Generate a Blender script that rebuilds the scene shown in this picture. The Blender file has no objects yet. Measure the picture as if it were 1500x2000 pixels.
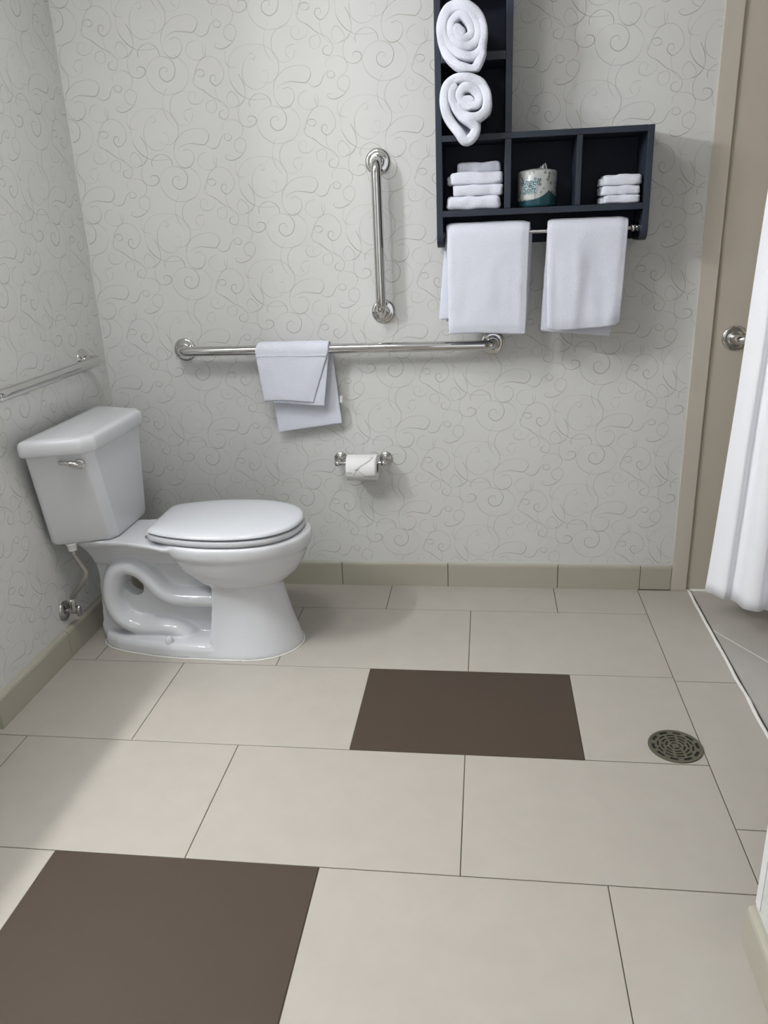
import bpy, bmesh, math, random
from mathutils import Vector, Matrix, noise
from mathutils.geometry import tessellate_polygon
random.seed(7)
SC = bpy.context.scene
COL = SC.collection
PI = math.pi

# ------------------------------------------------------------------ camera
CAM_POS = (0.6572, -2.5213, 1.2990)
cam = bpy.data.cameras.new('camera')
cam.sensor_fit = 'HORIZONTAL'
cam.sensor_width = 36.0
cam.lens = 1530.25 / 1500 * 36.0
cam.clip_start = 0.02
camo = bpy.data.objects.new('camera', cam)
COL.objects.link(camo)
R_ = Vector((0.99182049, 0.12147969, -0.03917644))
U_ = Vector((-0.00504873, 0.34402482, 0.93894698))
F_ = Vector((-0.12754066, 0.93106907, -0.34182418))
m = Matrix.Identity(4)
for i in range(3):
    m[i][0] = R_[i]; m[i][1] = U_[i]; m[i][2] = -F_[i]; m[i][3] = CAM_POS[i]
camo.matrix_world = m
SC.camera = camo

# ------------------------------------------------------------------ colour management, world
SC.view_settings.view_transform = 'Standard'
SC.view_settings.look = 'None'
SC.view_settings.exposure = 0.0
SC.view_settings.gamma = 1.0
SC.view_settings.use_curve_mapping = False
w = bpy.data.worlds.new('world'); SC.world = w; w.use_nodes = True
w.node_tree.nodes['Background'].inputs[0].default_value = (0.8, 0.85, 1.0, 1)
w.node_tree.nodes['Background'].inputs[1].default_value = 0.0

# ------------------------------------------------------------------ lights
def area_light(name, loc, target, sx, sy, power, color):
    l = bpy.data.lights.new(name, 'AREA'); l.shape = 'RECTANGLE'
    l.size = sx; l.size_y = sy; l.energy = power; l.color = color
    o = bpy.data.objects.new(name, l); COL.objects.link(o)
    o.location = loc
    d = Vector(target) - Vector(loc)
    o.rotation_euler = d.to_track_quat('-Z', 'Y').to_euler()
    return o
LP = dict(bulb=26.5, ceil_a=13.6, rear_fill=5.2, shower=0.7)
# ceiling fixture, added bluish fill behind the camera, small added fill in the shower
area_light('ceiling_light_toilet', (-0.05, -1.1, 2.425), (-0.05, -1.1, 0), 0.35, 0.35, LP['ceil_a'], (1.0, 0.985, 0.96))
area_light('rear_fill_light', (0.75, -3.32, 1.15), (0.5, 0, 0.75), 1.0, 1.7, LP['rear_fill'], (0.80, 0.89, 1.0))
area_light('shower_fill_light', (1.85, -0.55, 2.42), (1.85, -0.55, 0), 0.25, 0.25, LP['shower'], (0.97, 0.98, 1.0))
# vanity bulbs over the basin round the corner on the left
BULBS = [(-1.13, -0.96 - 0.15 * k, 2.06) for k in range(4)]
for k, b in enumerate(BULBS):
    l = bpy.data.lights.new('vanity_bulb', 'POINT'); l.energy = LP['bulb']; l.shadow_soft_size = 0.04
    l.color = (0.97, 0.985, 1.0)
    o = bpy.data.objects.new('vanity_bulb', l); COL.objects.link(o); o.location = b

# ------------------------------------------------------------------ materials
def mat(name, col, rough=0.5, metal=0.0, **kw):
    mt = bpy.data.materials.new(name); mt.use_nodes = True
    b = mt.node_tree.nodes['Principled BSDF']
    b.inputs['Base Color'].default_value = (*col, 1)
    b.inputs['Roughness'].default_value = rough
    b.inputs['Metallic'].default_value = metal
    for k, v in kw.items():
        b.inputs[k.replace('_', ' ')].default_value = v
    return mt
def noise_bump(mt, scale, strength, dist=0.001, detail=2.0, coords='Object'):
    nt = mt.node_tree; b = nt.nodes['Principled BSDF']
    tc = nt.nodes.new('ShaderNodeTexCoord')
    n = nt.nodes.new('ShaderNodeTexNoise'); n.inputs['Scale'].default_value = scale; n.inputs['Detail'].default_value = detail
    bp = nt.nodes.new('ShaderNodeBump'); bp.inputs['Strength'].default_value = strength; bp.inputs['Distance'].default_value = dist
    nt.links.new(tc.outputs[coords], n.inputs['Vector'])
    nt.links.new(n.outputs['Fac'], bp.inputs['Height'])
    nt.links.new(bp.outputs['Normal'], b.inputs['Normal'])
    return n
def noise_color(mt, scale, c1, c2, detail=3.0):
    nt = mt.node_tree; b = nt.nodes['Principled BSDF']
    tc = nt.nodes.new('ShaderNodeTexCoord')
    n = nt.nodes.new('ShaderNodeTexNoise'); n.inputs['Scale'].default_value = scale; n.inputs['Detail'].default_value = detail
    r = nt.nodes.new('ShaderNodeValToRGB')
    r.color_ramp.elements[0].position = 0.35; r.color_ramp.elements[0].color = (*c1, 1)
    r.color_ramp.elements[1].position = 0.65; r.color_ramp.elements[1].color = (*c2, 1)
    nt.links.new(tc.outputs['Object'], n.inputs['Vector'])
    nt.links.new(n.outputs['Fac'], r.inputs['Fac'])
    nt.links.new(r.outputs['Color'], b.inputs['Base Color'])
M = {}
M['paper'] = mat('wallpaper', (0.635, 0.64, 0.63), 0.62); noise_bump(M['paper'], 260, 0.25, 0.0008)
M['scroll'] = mat('wallpaper_scroll', (0.36, 0.35, 0.315), 0.45)
M['scroll_faint'] = mat('wallpaper_scroll_faint', (0.46, 0.45, 0.415), 0.45)
M['white_wall'] = mat('white_wall', (0.72, 0.72, 0.71), 0.6)
M['taupe_wall'] = mat('taupe_wall', (0.30, 0.28, 0.26), 0.6)
M['beige_panel'] = mat('beige_panel', (0.50, 0.455, 0.385), 0.32); noise_color(M['beige_panel'], 3, (0.49, 0.445, 0.375), (0.51, 0.465, 0.395))
M['beige_trim'] = mat('beige_trim', (0.53, 0.49, 0.43), 0.4)
M['tile'] = mat('beige_tile', (0.41, 0.385, 0.345), 0.42, Specular_IOR_Level=0.32); noise_color(M['tile'], 14, (0.40, 0.372, 0.33), (0.415, 0.387, 0.344)); noise_bump(M['tile'], 30, 0.06, 0.001)
M['brown_tile'] = mat('brown_tile', (0.062, 0.046, 0.034), 0.6, Specular_IOR_Level=0.22); noise_bump(M['brown_tile'], 700, 0.12, 0.0004)
M['grout'] = mat('dark_grout', (0.06, 0.05, 0.04), 0.9)
M['base_tile'] = mat('base_tile', (0.40, 0.38, 0.315), 0.35)
M['shower_tile'] = mat('shower_tile', (0.44, 0.42, 0.395), 0.4); noise_color(M['shower_tile'], 5, (0.40, 0.38, 0.355), (0.45, 0.43, 0.40))
M['white_caulk'] = mat('white_caulk', (0.74, 0.73, 0.70), 0.5)
M['porcelain'] = mat('porcelain', (0.66, 0.675, 0.705), 0.06, Coat_Weight=0.2, Coat_Roughness=0.03)
M['seat_plastic'] = mat('seat_plastic', (0.59, 0.61, 0.645), 0.15)
M['chrome'] = mat('chrome', (0.60, 0.595, 0.585), 0.06, 1.0)
M['dull_chrome'] = mat('dull_chrome', (0.42, 0.41, 0.40), 0.2, 1.0)
M['braid'] = mat('braided_steel', (0.34, 0.32, 0.30), 0.45, 0.8); noise_bump(M['braid'], 900, 0.6, 0.001)
M['white_plastic'] = mat('white_plastic', (0.7, 0.7, 0.69), 0.35)
M['brass'] = mat('aged_brass', (0.16, 0.06, 0.03), 0.45, 0.8)
M['terry'] = mat('white_terry', (0.70, 0.725, 0.82), 0.95, Sheen_Weight=0.3)
noise_bump(M['terry'], 380, 0.8, 0.0025, 4.0)
M['curtain'] = mat('curtain_cloth', (0.93, 0.945, 1.0), 1.0); noise_bump(M['curtain'], 500, 0.25, 0.0008)
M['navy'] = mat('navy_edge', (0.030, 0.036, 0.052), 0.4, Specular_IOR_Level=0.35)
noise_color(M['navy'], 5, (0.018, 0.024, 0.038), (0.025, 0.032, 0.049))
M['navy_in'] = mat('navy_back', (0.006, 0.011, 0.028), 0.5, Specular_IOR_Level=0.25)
M['paper_white'] = mat('tissue_paper', (0.80, 0.80, 0.80), 0.9); noise_bump(M['paper_white'], 500, 0.2, 0.0006)
M['cardboard'] = mat('cardboard', (0.20, 0.15, 0.10), 0.9)
M['dark'] = mat('drain_shade', (0.012, 0.011, 0.01), 0.8)
M['grate'] = mat('drain_nickel', (0.17, 0.155, 0.115), 0.42, 0.75); noise_bump(M['grate'], 200, 0.2, 0.001)
M['ink'] = mat('teal_ink', (0.010, 0.075, 0.095), 0.5)
M['ink_light'] = mat('pale_lettering', (0.55, 0.66, 0.68), 0.5)
M['label_patch'] = mat('label_patch', (0.46, 0.48, 0.46), 0.5)
M['counter'] = mat('stone_counter', (0.32, 0.28, 0.24), 0.3)
M['bulb'] = mat('fixture_metal', (0.7, 0.7, 0.7), 0.3, 1.0)

# wrapper of the spare roll: silver-white print with grey blossoms and a teal swoosh
wr = mat('roll_wrapper', (0.6, 0.62, 0.62), 0.3); M['wrapper'] = wr
nt = wr.node_tree; bs = nt.nodes['Principled BSDF']
tc = nt.nodes.new('ShaderNodeTexCoord')
vo = nt.nodes.new('ShaderNodeTexVoronoi'); vo.inputs['Scale'].default_value = 70
nt.links.new(tc.outputs['Object'], vo.inputs['Vector'])
r1 = nt.nodes.new('ShaderNodeValToRGB')
r1.color_ramp.elements[0].position = 0.22; r1.color_ramp.elements[0].color = (0.16, 0.18, 0.17, 1)
r1.color_ramp.elements[1].position = 0.42; r1.color_ramp.elements[1].color = (0.42, 0.44, 0.43, 1)
nt.links.new(vo.outputs['Distance'], r1.inputs['Fac'])
sx = nt.nodes.new('ShaderNodeSeparateXYZ'); nt.links.new(tc.outputs['Object'], sx.inputs[0])
# height limit of the teal band grows with x and falls again past the fold
def mth(op, a, b=None):
    n = nt.nodes.new('ShaderNodeMath'); n.operation = op
    for i, v in enumerate((a, b)):
        if v is None: continue
        if isinstance(v, (int, float)): n.inputs[i].default_value = v
        else: nt.links.new(v, n.inputs[i])
    return n.outputs[0]
X, Z = sx.outputs[0], sx.outputs[2]
d = mth('ABSOLUTE', mth('SUBTRACT', X, 0.033))
lim = mth('ADD', mth('MULTIPLY', mth('POWER', 2.718, mth('MULTIPLY', d, -38)), 0.030), 0.017)
isteal = mth('LESS_THAN', Z, lim)
mx = nt.nodes.new('ShaderNodeMix'); mx.data_type = 'RGBA'
nt.links.new(isteal, mx.inputs['Factor'])
nt.links.new(r1.outputs['Color'], mx.inputs[6]); mx.inputs[7].default_value = (0.012, 0.060, 0.078, 1)
nt.links.new(mx.outputs[2], bs.inputs['Base Color'])

# ------------------------------------------------------------------ helpers
def link_mesh(name, verts, faces, mats, parent=None, smooth=True, fmat=None, auto=None):
    me = bpy.data.meshes.new(name)
    me.from_pydata([tuple(v) for v in verts], [], faces)
    if not isinstance(mats, (list, tuple)): mats = [mats]
    for k in mats: me.materials.append(M[k])
    if fmat: me.polygons.foreach_set('material_index', fmat)
    bm = bmesh.new(); bm.from_mesh(me); bmesh.ops.recalc_face_normals(bm, faces=bm.faces)
    if auto is not None:
        for e in bm.edges:
            if len(e.link_faces) == 2 and e.calc_face_angle(0) > auto: e.smooth = False
    bm.to_mesh(me); bm.free()
    if smooth: me.polygons.foreach_set('use_smooth', [True] * len(me.polygons))
    me.update()
    o = bpy.data.objects.new(name, me); COL.objects.link(o)
    if parent is not None: o.parent = parent
    return o
class MB:
    """collects shapes into one mesh"""
    def __init__(s): s.v = []; s.f = []; s.m = []
    def add(s, v, f, mi=0):
        n = len(s.v); s.v += [Vector(x) for x in v]; s.f += [tuple(i + n for i in q) for q in f]; s.m += [mi] * len(f); return s
    def box(s, x0, x1, y0, y1, z0, z1, mi=0):
        v = [(x, y, z) for x in (x0, x1) for y in (y0, y1) for z in (z0, z1)]
        return s.add(v, [(0, 1, 3, 2), (4, 6, 7, 5), (0, 4, 5, 1), (2, 3, 7, 6), (0, 2, 6, 4), (1, 5, 7, 3)], mi)
    def obj(s, name, mats, parent=None, smooth=False, auto=None, bevel=0, seg=2, sub=0):
        o = link_mesh(name, s.v, s.f, mats, parent, smooth, s.m, auto)
        if bevel:
            b = o.modifiers.new('bevel', 'BEVEL'); b.width = bevel; b.segments = seg; b.limit_method = 'ANGLE'; b.angle_limit = math.radians(40); b.harden_normals = False
        if sub:
            b = o.modifiers.new('sub', 'SUBSURF'); b.levels = sub; b.render_levels = sub
        return o
def frame(d):
    d = Vector(d).normalized()
    a = Vector((0, 0, 1)) if abs(d.z) < 0.9 else Vector((1, 0, 0))
    u = d.cross(a).normalized(); v = d.cross(u).normalized()
    return u, v
def tube(path, r, n=20, cap=True):
    """round tube along a path, parallel transported"""
    P = [Vector(p) for p in path]; rs = r if isinstance(r, (list, tuple)) else [r] * len(P)
    V = []; F = []
    t0 = (P[1] - P[0]).normalized(); u, v = frame(t0)
    for i, p in enumerate(P):
        if i == 0: t = (P[1] - P[0]).normalized()
        elif i == len(P) - 1: t = (P[-1] - P[-2]).normalized()
        else: t = ((P[i + 1] - p).normalized() + (p - P[i - 1]).normalized()).normalized()
        u = (u - t * u.dot(t)).normalized(); v = t.cross(u)
        for k in range(n):
            a = 2 * PI * k / n; V.append(p + (u * math.cos(a) + v * math.sin(a)) * rs[i])
    for i in range(len(P) - 1):
        for k in range(n):
            k2 = (k + 1) % n; F.append((i * n + k, i * n + k2, (i + 1) * n + k2, (i + 1) * n + k))
    if cap: F.append(tuple(range(n))[::-1]); F.append(tuple(range((len(P) - 1) * n, len(P) * n)))
    return V, F
def lathe(profile, origin, axis, n=40):
    """profile: (radius, height along axis)"""
    d = Vector(axis).normalized(); u, v = frame(d); o = Vector(origin); V = []; F = []; rings = []
    for r, h in profile:
        if r < 1e-6: rings.append([len(V)]); V.append(o + d * h)
        else:
            rings.append(list(range(len(V), len(V) + n)))
            for k in range(n):
                a = 2 * PI * k / n; V.append(o + d * h + (u * math.cos(a) + v * math.sin(a)) * r)
    for A, B in zip(rings, rings[1:]):
        for k in range(n):
            k2 = (k + 1) % n
            if len(A) == 1 and len(B) == 1: continue
            if len(A) == 1: F.append((A[0], B[k], B[k2]))
            elif len(B) == 1: F.append((A[k], A[k2], B[0]))
            else: F.append((A[k], A[k2], B[k2], B[k]))
    return V, F
def catmull(pts, k=8, closed=False):
    P = [Vector(p) for p in pts]; n = len(P); out = []
    rng = n if closed else n - 1
    for i in range(rng):
        if closed: a, b, c, d = P[(i - 1) % n], P[i], P[(i + 1) % n], P[(i + 2) % n]
        else: a, b, c, d = P[max(i - 1, 0)], P[i], P[i + 1], P[min(i + 2, n - 1)]
        for j in range(k):
            t = j / k
            out.append(0.5 * ((2 * b) + (c - a) * t + (2 * a - 5 * b + 4 * c - d) * t * t + (3 * b - a - 3 * c + d) * t ** 3))
    if not closed: out.append(P[-1].copy())
    return out
def loft(rings, cap0=True, cap1=True):
    n = len(rings[0]); V = [p for r in rings for p in r]; F = []
    for i in range(len(rings) - 1):
        for k in range(n):
            k2 = (k + 1) % n; F.append((i * n + k, i * n + k2, (i + 1) * n + k2, (i + 1) * n + k))
    if cap0: F.append(tuple(range(n))[::-1])
    if cap1: F.append(tuple(range((len(rings) - 1) * n, len(rings) * n)))
    return V, F
def round_poly(pts, rad, seg=6):
    """2D polygon with rounded corners"""
    out = []; n = len(pts)
    rr = rad if isinstance(rad, (list, tuple)) else [rad] * n
    for i in range(n):
        p = Vector(pts[i]); a = (Vector(pts[i - 1]) - p); b = (Vector(pts[(i + 1) % n]) - p)
        la, lb = a.length, b.length; a.normalize(); b.normalize()
        ang = a.angle(b); d = min(rr[i] / math.tan(ang / 2), la * .45, lb * .45)
        p0 = p + a * d; p1 = p + b * d
        for j in range(seg + 1):
            t = j / seg; out.append(p0 * (1 - t) ** 2 + p * 2 * t * (1 - t) + p1 * t * t)
    return out
def thing(name, label, cat, loc=(0, 0, 0), group=None):
    o = bpy.data.objects.new(name, None); COL.objects.link(o); o.location = loc; o.empty_display_size = 0.05
    o['label'] = label; o['category'] = cat
    if group: o['group'] = group
    bpy.context.view_layer.update()
    return o
def tag(o, label, cat, group=None):
    o['label'] = label; o['category'] = cat
    if group: o['group'] = group
    return o
def keep(o, root):
    """parent a world-space mesh to a thing whose Empty is not at the origin"""
    o.parent = root; o.matrix_parent_inverse = Matrix.Translation(-Vector(root.location)); return o
def struct(o): o['kind'] = 'structure'; return o
def setbase(o, p):
    """move the origin of a world-space mesh object to p"""
    p = Vector(p); o.data.transform(Matrix.Translation(-p)); o.location = p; return o

# ------------------------------------------------------------------ room constants
YB = 0.205      # back wall
XL = -0.715     # left wall
YE = -0.780     # where the left wall ends (outside corner)
XA = -1.25      # alcove wall
YF = -3.40      # wall behind the camera
XT0, XT1 = 1.337, 1.392   # edge trim on the back wall
XS = 1.400      # border between room floor and shower floor
XR = 2.35
ZC = 2.44

# ------------------------------------------------------------------ wallpaper scrolls
CURVES = [
 ([(200, 450), (180, 437), (155, 440), (146, 456), (165, 471), (190, 468), (200, 453)], 1),
 ([(128, 490), (145, 440), (185, 390), (235, 375), (285, 396), (313, 445), (305, 490), (262, 522), (230, 500), (235, 472), (258, 470), (262, 492), (248, 498)], 1),
 ([(212, 378), (204, 345), (205, 312)], 0),
 ([(122, 470), (130, 512), (180, 540), (230, 578), (290, 608), (318, 650), (300, 690), (262, 682), (262, 655), (292, 643)], 1),
 ([(250, 520), (255, 570), (285, 620), (340, 638), (385, 620), (380, 585), (345, 555), (318, 580), (320, 615), (345, 635)], 0),
 ([(178, 540), (175, 580), (140, 605), (95, 600), (82, 568), (102, 542), (130, 553), (122, 582)], 0),
 ([(240, 590), (195, 600), (185, 630), (205, 655), (240, 645), (248, 610), (236, 592)], 0),
 ([(345, 460), (352, 400), (400, 350), (470, 335), (560, 342), (620, 380), (645, 430), (635, 490), (590, 525), (535, 520), (515, 495)], 0),
 ([(345, 460), (350, 510), (385, 562), (425, 590), (470, 604), (560, 603)], 1),
 ([(400, 470), (425, 520), (430, 570), (408, 615), (360, 635)], 1),
 ([(480, 380), (500, 378), (510, 395), (497, 408), (481, 398)], 0),
 ([(560, 345), (480, 380), (440, 420), (425, 470), (435, 520), (480, 552), (540, 546), (575, 505), (570, 465), (542, 470)], 0),
 ([(452, 640), (448, 612), (475, 585), (515, 574), (555, 588), (576, 615), (578, 642)], 1),
 ([(425, 592), (385, 635), (374, 682), (390, 725), (435, 740), (475, 722), (475, 692), (440, 684), (428, 702), (443, 716)], 1),
 ([(600, 712), (613, 718), (612, 701), (590, 696), (567, 712), (568, 745), (605, 768), (648, 748), (663, 700), (640, 660), (590, 643), (530, 655), (488, 700), (487, 750), (520, 800), (575, 832)], 1),
 ([(575, 832), (650, 830), (710, 800), (741, 740), (728, 690), (690, 655), (665, 640)], 0),
 ([(600, 560), (620, 510), (680, 465), (760, 452), (815, 465), (829, 500), (800, 537), (760, 535), (700, 528), (655, 538), (622, 556)], 1),
 ([(600, 560), (603, 600), (620, 635), (655, 655), (695, 645), (720, 610), (716, 575), (688, 556), (655, 564)], 1),
 ([(805, 540), (840, 562), (880, 550), (905, 510), (940, 489), (969, 505), (955, 525), (925, 518), (930, 495)], 1),
 ([(920, 470), (925, 437), (965, 420), (1020, 430), (1045, 465), (1028, 505), (990, 525)], 0),
 ([(950, 604), (925, 600), (918, 614), (940, 628), (975, 626), (1020, 605), (1050, 565), (1048, 530), (1015, 516), (982, 540), (988, 580), (1025, 597)], 1),
 ([(860, 605), (855, 650), (820, 672), (770, 665), (740, 630), (760, 590), (800, 578)], 0),
 ([(605, 240), (575, 290), (570, 350), (590, 400), (622, 435)], 0),
 ([(740, 265), (680, 262), (632, 290), (612, 340), (625, 400), (670, 432), (728, 418), (748, 375)], 0),
 ([(750, 350), (705, 358), (692, 388), (712, 415)], 0),
 ([(340, 350), (330, 395), (345, 430), (395, 440)], 0),
]
A0, B0 = 0.3453 / 640.0, -0.1626 / 287.0     # photo crop pixels to metres on the wall
RIB = []
for ci, (pts, strong) in enumerate(CURVES):
    # crop px -> wall metres; horizontals in the photo fall slightly to the right
    P = [Vector((0.1365 + (x - 235) * 0.000543 + (y - 375) * 0.000012, 0.7055 - (y - 375) * 0.0005714 + (x - 235) * 0.0000035, 0)) for x, y in pts]
    RIB.append((catmull(P, 5), strong, ci))
def scrolls(a0, a1, z0, z1, to3d):
    V = []; F = []; FM = []
    i0 = int((a0 - 0.6) / 0.35) - 2; i1 = int((a1 + 0.6) / 0.35) + 2
    for i in range(i0, i1 + 1):
        zoff = 0.160 * (i % 2)
        for j in range(-5, 8):
            ox, oz = i * 0.3502, j * 0.3200 + zoff
            for P, strong, ci in RIB:
                n = len(P)
                xs = [p.x + ox for p in P]; zs = [p.y + oz for p in P]
                if max(xs) < a0 or min(xs) > a1 or max(zs) < z0 or min(zs) > z1: continue
                prev = None
                for k in range(n):
                    d = (P[min(k + 1, n - 1)] - P[max(k - 1, 0)]); d.normalize()
                    s = k / (n - 1)
                    wd = (0.00080 if strong else 0.00066) * (0.5 + 0.5 * math.sin(PI * min(1, max(0, s))) ** 0.6) * (1 + 0.45 * math.sin(s * 9 + ci * 2.1))
                    nx, nz = -d.y * wd, d.x * wd
                    ok = a0 + .002 < xs[k] < a1 - .002 and z0 + .002 < zs[k] < z1 - .002
                    if ok:
                        V.append(to3d(xs[k] + nx, zs[k] + nz)); V.append(to3d(xs[k] - nx, zs[k] - nz))
                        cur = len(V) - 2
                        if prev is not None:
                            F.append((prev, prev + 1, cur + 1, cur)); FM.append(1 if (strong and math.sin(s * 7 + ci * 1.3) > -0.75) else 2)
                        prev = cur
                    else: prev = None
    return V, F, FM
def paper_wall(name, boxargs, a0, a1, z0, z1, to3d):
    mb = MB(); mb.box(*boxargs)
    V, F, FM = scrolls(a0, a1, z0, z1, to3d)
    n = len(mb.v); mb.v += [Vector(v) for v in V]; mb.f += [tuple(i + n for i in f) for f in F]; mb.m += FM
    return struct(mb.obj(name, ['paper', 'scroll', 'scroll_faint']))
paper_wall('wall_back', (XL - .1, XT0 + .02, YB, YB + .1, 0, ZC), XL, XT0, 0.1, 2.10, lambda a, z: (a, YB - .0003, z))
paper_wall('wall_left', (XL - .1, XL, YE, YB, 0, ZC), YE, YB, 0.1, 2.10, lambda a, z: (XL + .0003, a, z))
XP = 1.160
paper_wall('wall_partition', (XP, XP + .12, YF, -1.335, 0, ZC), 1.335, 2.4, 0.1, 1.2, lambda a, z: (XP - .0003, -a, z))

# ------------------------------------------------------------------ rest of the shell
struct(MB().box(XA, XL - .1, YE, YE + .1, 0, ZC).obj('wall_alcove_end', 'paper'))
struct(MB().box(XA - .1, XA, YF, YE + .1, 0, ZC).obj('wall_alcove', 'white_wall'))
struct(MB().box(XA - .1, XR + .1, YF - .1, YF, 0, ZC).obj('wall_front', 'taupe_wall'))
struct(MB().box(XA - .1, XR + .1, YF - .1, YB + .1, ZC, ZC + .1).obj('ceiling', 'white_wall'))
struct(MB().box(XT0 + .02, XR + .1, YB, YB + .1, -.02, ZC).obj('wall_shower_back', 'beige_panel'))
struct(MB().box(XR, XR + .1, YF, YB, -.02, ZC).obj('wall_shower_right', 'beige_panel'))
struct(MB().box(XP + .12, XR, -1.43, -1.335, -.02, ZC).obj('wall_shower_front', 'beige_panel'))
struct(MB().box(XT0, XT1, YB - .009, YB, 0, ZC).obj('trim_1', 'beige_trim', bevel=.0015))
# corner bead on the end of the partition
struct(MB().box(XP - .0016, XP, -1.357, -1.335, .098, ZC).obj('trim_2', 'white_wall'))

# ------------------------------------------------------------------ floor: individual tiles over a dark grout bed
HW, DP, G = 0.3048, 0.4067, 0.0011
fl = MB()
fl.box(XA, XS + .01, YF, YB, -.03, -.0015, 2)
def tile(x0, x1, y0, y1, mi):
    x0, x1, y0, y1 = max(x0, XA) , x1, max(y0, YF), min(y1, YB)
    if x1 - x0 < .01 or y1 - y0 < .01: return
    g, c = G, 0.0012
    lo = [(x0 + g, y0 + g), (x1 - g, y0 + g), (x1 - g, y1 - g), (x0 + g, y1 - g)]
    hi = [(x0 + g + c, y0 + g + c), (x1 - g - c, y0 + g + c), (x1 - g - c, y1 - g - c), (x0 + g + c, y1 - g - c)]
    V = [(x, y, -.0025) for x, y in lo] + [(x, y, -.0007) for x, y in lo] + [(x, y, 0) for x, y in hi]
    F = [(8, 9, 10, 11)]
    for k in range(4):
        k2 = (k + 1) % 4
        F += [(k, k2, 4 + k2, 4 + k), (4 + k, 4 + k2, 8 + k2, 8 + k)]
    fl.add(V, F, mi)
for r in range(0, 11):
    ytop = YB if r == 0 else -(r - 1) * DP
    ybot = -r * DP
    odd = (r % 2 == 0)
    u = -5 if odd else -6
    while u < 4:
        brown = (r, u) in ((2, 1), (4, -1), (6, 1), (8, -1))
        # the drain is cut into the tile at the right end of row 2
        tile(u * HW, min(u + 2, 4) * HW, ybot, ytop, 1 if brown else 0)
        u += 2
for ya, yb in ((0.190, YB), (-0.425, 0.190), (-1.035, -0.425), (-1.645, -1.035), (-2.255, -1.645), (-2.865, -2.255), (-3.4, -2.865)):
    tile(4 * HW, XS, ya, yb, 0)
struct(fl.obj('floor', ['tile', 'brown_tile', 'grout']))
# shower floor with a folded (sloped) pan and pale grout
DR = (2.0, -0.55, -.022)
sf = MB()
c0, c1, c2, c3 = (XS, YB, -.003), (XR, YB, -.003), (XR, -1.335, -.003), (XS - .12, -1.335, -.003)
sf.add([c0, c1, c2, c3, DR], [(0, 1, 4), (1, 2, 4), (2, 3, 4), (3, 0, 4)], 0)
def on_pan(x, y):
    return -.006 - .016 * min(1, max(0, (x - XS) / (DR[0] - XS)))
def ribbon(mb, a, b, wd, mi):
    a, b = Vector(a), Vector(b); t = (b - a); t.z = 0; t.normalize(); nrm = Vector((-t.y, t.x, 0)) * wd
    up = Vector((0, 0, .0012))
    mb.add([a + nrm + up, a - nrm + up, b - nrm + up, b + nrm + up], [(0, 1, 2, 3)], mi)
ribbon(sf, (XS, -0.082, -.003), (1.60, -0.42, -.0087), .0022, 1)
ribbon(sf, (1.60, -.42, -.0087), (DR[0], DR[1] - .1, -.021), .0022, 1)
struct(sf.obj('floor_shower', ['shower_tile', 'white_caulk']))
# hand-tooled bead of white caulk between the two floors
path = []
for k in range(70):
    y = YB - .004 - k * .0215
    path.append((XS + .003 * noise.noise(Vector((0, y * 9, 0))), y, -.0008 + .0005 * noise.noise(Vector((3, y * 30, 0)))))
rs = [.0056 + .0018 * noise.noise(Vector((5, p[1] * 22, 1))) for p in path]
V, F = tube(path, rs, 8)
cb = MB().add(V, F)
V, F = tube([(XT1, YB - .003, -.001), (XR, YB - .003, -.003)], .004, 8)
cb.add(V, F)
struct(cb.obj('trim_3', 'white_caulk', smooth=True))

# ------------------------------------------------------------------ tile baseboards
def base_run(name, segs, along, face, back, flip=1, z1=.096):
    """segs: joints along the run; each piece has a rounded top edge"""
    mb = MB()
    for a, b in zip(segs, segs[1:]):
        a2, b2 = a + .0012, b - .0012
        t = (back - face)
        prof = [(0, 0), (0, z1 - .012), (.12, z1 - .005), (.35, z1 - .0015), (.6, z1), (1, z1), (1, 0)]
        pa = []; pb = []
        for s, z in prof:
            c = face + t * s
            pa.append((a2, c, z) if along == 'x' else (c, a2, z)); pb.append((b2, c, z) if along == 'x' else (c, b2, z))
        mb.add(*loft([pa, pb]), 0)
    lo = min(face, back) + (.002 if face < back else 0); hi = max(face, back) - (.002 if face > back else 0)
    if along == 'x': mb.box(segs[0], segs[-1], lo, hi, 0, z1 - .006, 1)
    else: mb.box(lo, hi, segs[0], segs[-1], 0, z1 - .006, 1)
    return struct(mb.obj(name, ['base_tile', 'grout']))
base_run('baseboard_back', [XL, -.295, .113, .520, .928, 1.225, XT0 - .001], 'x', YB - .0095, YB)
base_run('baseboard_left', [YE - .0115, -.393, .014, YB - .01], 'y', XL + .019, XL)
base_run('baseboard_alcove', [XA, -1.12, XL + .0185], 'x', YE - .012, YE)
base_run('baseboard_right', [-3.4, -2.92, -2.51, -2.10, -1.69, -1.335], 'y', XP - .016, XP, z1=.090)
# thin dark line at the foot of the trim
struct(MB().box(1.222, XT0, YB - .0125, YB - .0095, .0, .0025).obj('trim_4', 'grout'))

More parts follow.
